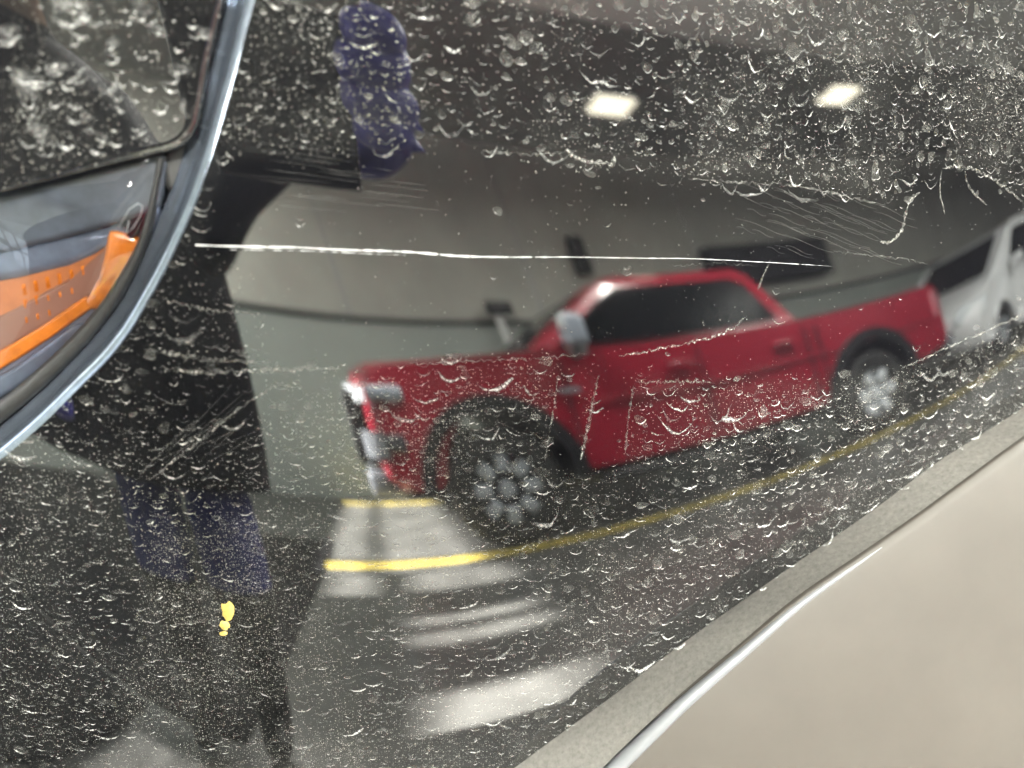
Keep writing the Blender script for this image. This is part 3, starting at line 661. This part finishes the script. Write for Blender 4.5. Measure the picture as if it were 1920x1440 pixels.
# ---- patches following the same body surface, set back or proud, with a turned-in edge
def patch(name, outline, off, m, parent, edge=.003, rad=.0015, nring=10, bulge=0.0, smooth=True, tilt=0.0):
    """fills an outline (X,Y list) on the body surface with concentric rings and turns its rim in"""
    P = [Vector((*p, 0)) for p in outline]; n = len(P); c = sum(P, Vector()) / n
    V = []; F = []
    for r in range(nring + 1):
        f = r / nring
        for p in P:
            q = c + (p - c) * (.02 + .98 * f); V.append(CP(sp3(q.x, q.y, off + bulge * (1 - f * f) - tilt * (q.x + .10))))
    prof = [(rad * math.sin(a), rad * (1 - math.cos(a))) for a in (math.radians(t) for t in (25, 50, 75, 90))] + [(rad, rad + edge)]
    for ro, ri in prof:
        for i, p in enumerate(P):
            t = (P[(i + 1) % n] - P[i - 1]).normalized(); o2 = Vector((t.y, -t.x, 0))
            if o2.dot(p - c) < 0: o2 = -o2
            V.append(CP(sp3(p.x + o2.x * ro, p.y + o2.y * ro, off - ri - tilt * (p.x + .10))))
    R_ = nring + 1 + len(prof)
    for r in range(R_ - 1):
        for i in range(n): F.append((r * n + i, r * n + (i + 1) % n, (r + 1) * n + (i + 1) % n, (r + 1) * n + i))
    F.append(tuple(range(n))[::-1])
    o = mesh(name, V, F, m, parent, smooth)
    if m is M_paint2:
        at = o.data.attributes.new('pxy', 'FLOAT_VECTOR', 'POINT'); iv = FR.transposed()
        q = np.array([tuple(iv @ (v + Vector((0, .6, 0)) - FO)) for v in V], np.float32); q[:, 2] = 0; at.data.foreach_set('vector', q.ravel())
    return o
def poly(pts, n): return [(q.x, q.y) for q in resample(list(pts) + [pts[0]], n + 1)[:-1]]
def dense(pts, k=6):
    out = []
    for a, b in zip(pts, pts[1:] + pts[:1]):
        for i in range(k): out.append((a[0] + (b[0] - a[0]) * i / k, a[1] + (b[1] - a[1]) * i / k))
    return out
HOOD = [(-0.1762, 0.1343), (-0.0953, 0.1412), (-0.0984, 0.1284), (-0.1016, 0.1193), (-0.1049, 0.1094), (-0.1082, 0.0968), (-0.1101, 0.0904), (-0.112, 0.0869), (-0.1146, 0.0844), (-0.1176, 0.0828), (-0.1339, 0.0785), (-0.1572, 0.0722), (-0.1755, 0.0676), (-0.1923, 0.0637)]
hp = patch('upper_panel', dense(HOOD), .0012, M_paint2, car, edge=.012, rad=.0018, tilt=.03); tag(hp, 'black body panel above the headlight with heavy dust blotches')
tube('edge_glint', [CP(sp3(*q, .0004)) for q in [(-0.1177, 0.0821), (-0.134, 0.0776), (-0.1465, 0.0743), (-0.1573, 0.0714)]], .0007, mat('pale_gold_glint', (.40, .33, .13), .3, metal=.3), car, 8)  # gold bead drawn as the lit line on the panel's lower edge
# dust blotches on the upper panel
lay = Layer(); lay.tilt = .03
for (X, Y), a, b_ in (((-0.1608, 0.1005), 60, 16), ((-0.1502, 0.1034), 40, 14), ((-0.1597, 0.0958), 30, 28), ((-0.1318, 0.1118), 24, 12), ((-0.1448, 0.1218), 60, 18), ((-0.1215, 0.1229), 44, 18), ((-0.1041, 0.1175), 22, 12), ((-0.1111, 0.1057), 34, 14), ((-0.1585, 0.0838), 34, 22), ((-0.1124, 0.0941), 12, 14), ((-0.163, 0.1136), 40, 14), ((-0.1389, 0.1188), 26, 10), ((-0.1383, 0.0837), 14, 8), ((-0.1433, 0.0892), 14, 14), ((-0.118, 0.1175), 24, 8)):
    for k in range(3):
        x = X + random.gauss(0, .3) * a * PX; y = Y + random.gauss(0, .3) * b_ * PX
        crescent(lay, x, y, a * .5 * PX * random.uniform(.4, 1.1), b_ * PX * random.uniform(.6, 1), random.uniform(1.0, 1.6), a * .06 * PX, random.gauss(0, .3), random.uniform(.15, .6), random.gauss(0, .3), .0014)
    lay.blob(X, Y + b_ * .3 * PX, a * .5 * PX, b_ * .7 * PX, 0, random.uniform(.1, .3), 0, .0013)
for k in range(110):
    X = random.uniform(*(-0.1673, -0.1063)); Y = random.uniform(*(0.0697, 0.1242)); sz = math.exp(random.gauss(math.log(4.5), .5)) * PX
    if inside(HOOD, X, Y - .003) and inside(HOOD, X + .003, Y): crescent(lay, X, Y, sz, sz * .8, 1.4, sz * .3, random.gauss(0, .3), random.uniform(.3, .9), 0, .0014)
lay.build('dust_blotch_layer', M_spot, hp)['kind'] = 'stuff'

# headlight
hd = empty('headlight'); hd.parent = car; tag(hd, 'headlight with grey brow, amber reflector and clear cover')
M_rub = mat('black_rubber', (.02, .02, .02), .55, noise=(400, .5)); M_brow = mat('dusty_grey_brow', (.055, .065, .085), .4, coat=.3, noise=(55, .35), bump=.1)
M_sky = mat('bright_reflector', (.22, .25, .33), .22, metal=.7, noise=(90, .6)); M_ambd = mat('brown_amber', (.15, .07, .05), .3, coat=.5); M_amb = mat('amber_plastic', (.30, .10, .035), .3, coat=.5, noise=(120, .7)); M_amb2 = mat('bright_amber', (.47, .13, .012), .25, coat=.6, noise=(160, .6))
M_lil = mat('lilac_reflector', (.12, .11, .14), .25, metal=.4, coat=.5); M_blk2 = mat('glossy_black', (.01, .01, .012), .12)
M_lens = bpy.data.materials.new('clear_cover'); M_lens.use_nodes = True; nt = M_lens.node_tree; nt.nodes.remove(nt.nodes['Principled BSDF'])
tr = nt.nodes.new('ShaderNodeBsdfTransparent'); gl = nt.nodes.new('ShaderNodeBsdfGlossy'); gl.inputs['Roughness'].default_value = .03; fr = nt.nodes.new('ShaderNodeFresnel'); fr.inputs[0].default_value = 1.5; mx = nt.nodes.new('ShaderNodeMixShader')
nt.links.new(fr.outputs[0], mx.inputs[0]); nt.links.new(tr.outputs[0], mx.inputs[1]); nt.links.new(gl.outputs[0], mx.inputs[2]); nt.links.new(mx.outputs[0], nt.nodes['Material Output'].inputs[0])
SEAL_O = [(-0.1214, 0.0782), (-0.1243, 0.0698), (-0.1271, 0.061), (-0.1301, 0.0529), (-0.1336, 0.0457), (-0.1384, 0.0372), (-0.1473, 0.0252), (-0.161, 0.011), (-0.1773, -0.0026), (-0.1944, -0.0148), (-0.2125, -0.026)]
SEAL_I = [(-0.1241, 0.0775), (-0.1264, 0.0697), (-0.1294, 0.0609), (-0.1327, 0.0529), (-0.1368, 0.0456), (-0.1423, 0.0382), (-0.1514, 0.027), (-0.1645, 0.0147), (-0.1797, 0.0028), (-0.1946, -0.0074), (-0.2122, -0.0173)]
A = resample(SEAL_O, 60); B = resample(SEAL_I, 60); V = []; F = []
for a, b in zip(A, B):
    for f, off in ((0, -.016), (0, -.006), (.12, -.0038), (.4, -.003), (.7, -.0035), (1, -.0055), (1, -.016)):
        q = a.lerp(b, f); V.append(CP(sp3(q.x, q.y, off)))
for i in range(59):
    for k in range(6): F.append((i * 7 + k, i * 7 + k + 1, (i + 1) * 7 + k + 1, (i + 1) * 7 + k))
mesh('rim_seal', V, F, M_rub, hd)
patch('brow', dense([(-0.1911, 0.0615), (-0.176, 0.0649), (-0.1487, 0.0716), (-0.1232, 0.0779), (-0.1252, 0.0698), (-0.1274, 0.0627), (-0.1348, 0.0595), (-0.146, 0.0558), (-0.1646, 0.0509), (-0.1798, 0.0472), (-0.1954, 0.0441)]), -.007, M_brow, hd, edge=.01, rad=.002)
patch('upper_reflector', dense([(-0.1955, 0.0436), (-0.18, 0.0467), (-0.1647, 0.0504), (-0.1461, 0.0552), (-0.1349, 0.059), (-0.1291, 0.0604), (-0.1319, 0.0529), (-0.1388, 0.0506), (-0.144, 0.0512), (-0.153, 0.0457), (-0.1628, 0.0416), (-0.1821, 0.037), (-0.1979, 0.0343)]), -.011, M_sky, hd, edge=.006, rad=.003)
patch('amber_reflector', dense([(-0.1983, 0.0328), (-0.1823, 0.0361), (-0.163, 0.0406), (-0.1532, 0.0443), (-0.1448, 0.0499), (-0.1423, 0.0473), (-0.1519, 0.0308), (-0.1606, 0.0232), (-0.1758, 0.0137), (-0.1892, 0.0063), (-0.208, -0.003)]), -.012, M_amb, hd, edge=.006, rad=.002)
patch('amber_band', dense([(-0.2029, 0.0156), (-0.1854, 0.0228), (-0.1624, 0.034), (-0.1475, 0.0461), (-0.1452, 0.0451), (-0.1556, 0.0307), (-0.1746, 0.0194), (-0.1877, 0.0127), (-0.2061, 0.004)]), -.0113, M_ambd, hd, edge=.003, rad=.001)
patch('amber_strip', dense([(-0.2066, 0.002), (-0.1882, 0.0106), (-0.175, 0.0175), (-0.158, 0.0277), (-0.1561, 0.0259), (-0.175, 0.0141), (-0.1892, 0.0063), (-0.208, -0.003)]), -.0106, M_amb2, hd, edge=.003, rad=.001)
patch('amber_tip', dense([(-0.144, 0.0505), (-0.1364, 0.0487), (-0.1395, 0.0419), (-0.1466, 0.0336), (-0.1545, 0.0261), (-0.1564, 0.0261), (-0.1502, 0.0345), (-0.1471, 0.0418)]), -.0095, M_amb2, hd, edge=.006, rad=.002)
patch('lower_reflector', dense([(-0.2084, -0.0044), (-0.1895, 0.0051), (-0.1761, 0.0125), (-0.1608, 0.0221), (-0.1534, 0.027), (-0.1459, 0.0334), (-0.1388, 0.0419), (-0.1372, 0.0456), (-0.1423, 0.0379), (-0.1515, 0.0267), (-0.1646, 0.0143), (-0.1798, 0.0024), (-0.1948, -0.0078), (-0.2123, -0.0176)]), -.0125, M_lil, hd, edge=.004, rad=.0015)
patch('reflector_strip', dense([(-0.2095, -0.0081), (-0.1906, 0.0008), (-0.1769, 0.0086), (-0.1637, 0.0171), (-0.1598, 0.0175), (-0.1756, 0.0055), (-0.1918, -0.0044), (-0.2114, -0.0146)]), -.0105, M_sky, hd, edge=.003, rad=.0015)
patch('side_fin', dense([(-0.1398, 0.0554), (-0.1346, 0.0608), (-0.1314, 0.0614), (-0.1311, 0.0582), (-0.1351, 0.0528), (-0.1375, 0.0506)]), -.0085, M_blk2, hd, edge=.004, rad=.001)
for i in range(7):
    for j in range(4):
        X, Y = (-0.1807, 0.0306); x = X + (i * 20 - j * 3) * PX * .95; y = Y + (i * 5.5 - j * 22) * PX
        if not inside([(-0.1948, 0.0315), (-0.1827, 0.0343), (-0.1632, 0.0395), (-0.1537, 0.0417), (-0.1611, 0.0307), (-0.1742, 0.0213), (-0.1875, 0.0137), (-0.2009, 0.0079)], x, y): continue
        bm = bmesh.new(); s = 8 * PX
        c = [bm.verts.new(CP(sp3(x + dx * s, y + dy * s, -.0119))) for dx, dy in ((-.45, -1.1), (.35, -.9), (.45, 1.1), (-.35, .9))]; t = bm.verts.new(CP(sp3(x, y, -.0106)))
        for k in range(4): bm.faces.new((c[k], c[(k + 1) % 4], t))
        from_bm('facet', bm, M_amb2, hd)
patch('lens_cover', dense([(-0.1918, 0.0624), (-0.1757, 0.0663), (-0.1485, 0.0726), (-0.1236, 0.0786), (-0.1259, 0.0697), (-0.1286, 0.0609), (-0.1318, 0.0533), (-0.136, 0.046), (-0.1415, 0.0386), (-0.1507, 0.027), (-0.1641, 0.0147), (-0.1794, 0.0028), (-0.1942, -0.0074), (-0.2135, -0.018)]), -.0048, M_lens, hd, edge=.001, rad=.001, bulge=.003)
# chrome loop on the fin
tube('loop', [CP(sp3(*q, -.0072)) for q in [(-0.1406, 0.0541), (-0.1361, 0.0602), (-0.1327, 0.0624), (-0.1314, 0.0614), (-0.1325, 0.0582), (-0.1356, 0.0542), (-0.1384, 0.0517), (-0.1367, 0.0563)]], .0003, M_grey, hd, 6)
# dark structure seen in the gap
patch('inner_panel', dense([(-0.1803, 0.1369), (-0.0785, 0.1463), (-0.0845, 0.1102), (-0.1067, 0.0572), (-0.1412, 0.004), (-0.236, -0.0612)]), -.030, M_black, car, edge=.002)
patch('rubber_plug', dense([(-0.1206, 0.0777), (-0.1155, 0.08), (-0.1104, 0.0819), (-0.1093, 0.0799), (-0.1135, 0.0728), (-0.1182, 0.066), (-0.121, 0.0687), (-0.1216, 0.0734)]), -.010, M_rub, car, edge=.012, rad=.003)

# lower cladding: a dusty ledge, then a smooth tan surface coming towards the viewer
M_ledge = mat('dusty_ledge', (.21, .20, .182), .75, noise=(420, .62), bump=.3)
M_tan = mat('tan_cladding', (.066, .0585, .05), .6, coat=0, noise=(14, .84))
r0 = resample([(0.5242, 0.1328, -0.566), (0.3926, 0.0639, -0.506), (0.2995, 0.0086, -0.4744), (0.2685, -0.0106, -0.4651), (0.239, -0.0264, -0.4568), (0.2132, -0.0404, -0.4504), (0.1792, -0.0631, -0.4447), (0.1427, -0.0861, -0.4393), (0.1155, -0.104, -0.4365), (0.0836, -0.1257, -0.4346), (0.0497, -0.1515, -0.4349), (0.0236, -0.1711, -0.4363), (0.0, -0.1898, -0.4388), (-0.0266, -0.2111, -0.4431)], 90)
r1 = resample([(0.5038, 0.1014, -0.544), (0.3755, 0.0393, -0.484), (0.2856, -0.0095, -0.4524), (0.2558, -0.0258, -0.4431), (0.2249, -0.0444, -0.4348), (0.194, -0.0639, -0.4284), (0.166, -0.0806, -0.4227), (0.1323, -0.1012, -0.4173), (0.1047, -0.1229, -0.4145), (0.0794, -0.1432, -0.4126), (0.0621, -0.1594, -0.4129), (0.0448, -0.1769, -0.4143), (0.0326, -0.1905, -0.4168), (0.0203, -0.2051, -0.4211)], 90)
r2 = resample([(0.5385, 0.0788, -0.546), (0.4034, 0.0146, -0.486), (0.306, -0.0383, -0.4544), (0.2811, -0.0509, -0.4451), (0.2548, -0.067, -0.4368), (0.2278, -0.0828, -0.4304), (0.1992, -0.1047, -0.4247), (0.1715, -0.1261, -0.4193), (0.1453, -0.1478, -0.4165), (0.1222, -0.167, -0.4146), (0.1023, -0.1847, -0.4149), (0.0876, -0.1978, -0.4163), (0.0756, -0.2116, -0.4188), (0.0662, -0.2239, -0.4231)], 90)
r3 = resample([(0.6351, -0.0639, -0.59), (0.4972, -0.1179, -0.53), (0.4016, -0.1738, -0.4984), (0.3824, -0.1824, -0.4891), (0.3643, -0.1908, -0.4808), (0.3481, -0.1997, -0.4744), (0.3269, -0.2142, -0.4687), (0.3065, -0.2285, -0.4633), (0.288, -0.2437, -0.4605), (0.2703, -0.2592, -0.4586), (0.2539, -0.276, -0.4589), (0.238, -0.2934, -0.4603), (0.2227, -0.3118, -0.4628), (0.2079, -0.3315, -0.4671)], 90)
cl = empty('lower_cladding'); cl.parent = car; tag(cl, 'tan lower cladding with a dusty ledge along the black panel')
V = []; F = []
for a, b in zip(r0, r1):
    for k in range(9): V.append(CP(a.lerp(b, k / 8)))
for i in range(89):
    for k in range(8): F.append((i * 9 + k, i * 9 + k + 1, (i + 1) * 9 + k + 1, (i + 1) * 9 + k))
mesh('ledge', V, F, M_ledge, cl)
V = []; F = []; NK = 20
for b, c, d in zip(r1, r2, r3):
    pts_ = [b + Vector((0, 0, -.006)), b + (c - b) * .015 + Vector((0, 0, -.005)), b + (c - b) * .03 + Vector((0, 0, -.001))]
    st = b + (c - b) * .06
    for k in range(17):
        t = k / 16; pts_.append(st * (1 - t) ** 2 + c * 2 * t * (1 - t) + d * t * t)
    V += [CP(q) for q in pts_]
for i in range(89):
    for k in range(NK - 1): F.append((i * NK + k, i * NK + k + 1, (i + 1) * NK + k + 1, (i + 1) * NK + k))
fc = mesh('face', V, F, M_tan, cl)
tube('lip_highlight', [CP(b + (c - b) * .10 + Vector((0, 0, -.0008))) for b, c in list(zip(r1, r2))[54:]], [.0001 + .0038 * min(1, i / 28) for i in range(36)], mat('lip_highlight', (.16, .165, .175), .4), cl, 12)  # tapered pale bead shaped as the highlight along the cladding edge
for i, (u, v, rr) in enumerate(((.57, .42, .0015), (.565, .46, .0013))):
    k = int(u * 89); t = v; b, c, d = r1[k], r2[k], r3[k]; q = b * (1 - t) ** 2 + c * 2 * t * (1 - t) + d * t * t
    bm = bmesh.new(); bmesh.ops.create_icosphere(bm, subdivisions=2, radius=1)
    for w_ in bm.verts: w_.co = CP(q + Vector((w_.co.x * rr, w_.co.y * rr * 1.3, w_.co.z * .0006)))
    from_bm('dirt_speck', bm, M_black, fc, True)

# the rest of the black bodywork around the corner, carried on beyond the picture
def gext(X, Y):
    a, b = min(max(X, -.25), .25), min(max(Y, -.20), .19); h = 1e-4
    gx = (gz(a + h, b) - gz(a - h, b)) / (2 * h); gy = (gz(a, b + h) - gz(a, b - h)) / (2 * h)
    return gz(a, b) + gx * (X - a) + gy * (Y - b) + .8 * (X - a) ** 2 + 1.1 * (Y - b) ** 2
LZ = [(-0.1749, 0.1335), (-0.0826, 0.1417), (-0.1067, 0.0572), (-0.139, 0.006), (-0.2201, -0.0434)]
CZ = [(p.x, p.y) for p in r0] + [(.2, -.6), (1.2, -.6), (1.2, .2)]
nx, ny = 90, 80
V = []; F = []
for j in range(ny + 1):
    for i in range(nx + 1):
        X = -.62 + 1.37 * i / nx; Y = -.44 + .94 * j / ny; V.append(CP((X, Y, -gext(X, Y) - (.03 if inside(CZ, X, Y) else .0012))))
for j in range(ny):
    for i in range(nx):
        c = [(-.62 + 1.37 * (i + a) / nx, -.44 + .94 * (j + b) / ny) for a in (0, 1) for b in (0, 1)]
        if all(inside(OUT, *q) for q in c) or any(inside(LZ, *q) for q in c) or all(inside(CZ, *q) for q in c): continue
        F.append((j * (nx + 1) + i, j * (nx + 1) + i + 1, (j + 1) * (nx + 1) + i + 1, (j + 1) * (nx + 1) + i))
mesh('body_shell', V, F, mat('plain_black_paint', (.0035, .0035, .0045), .03, ior=1.95), car)
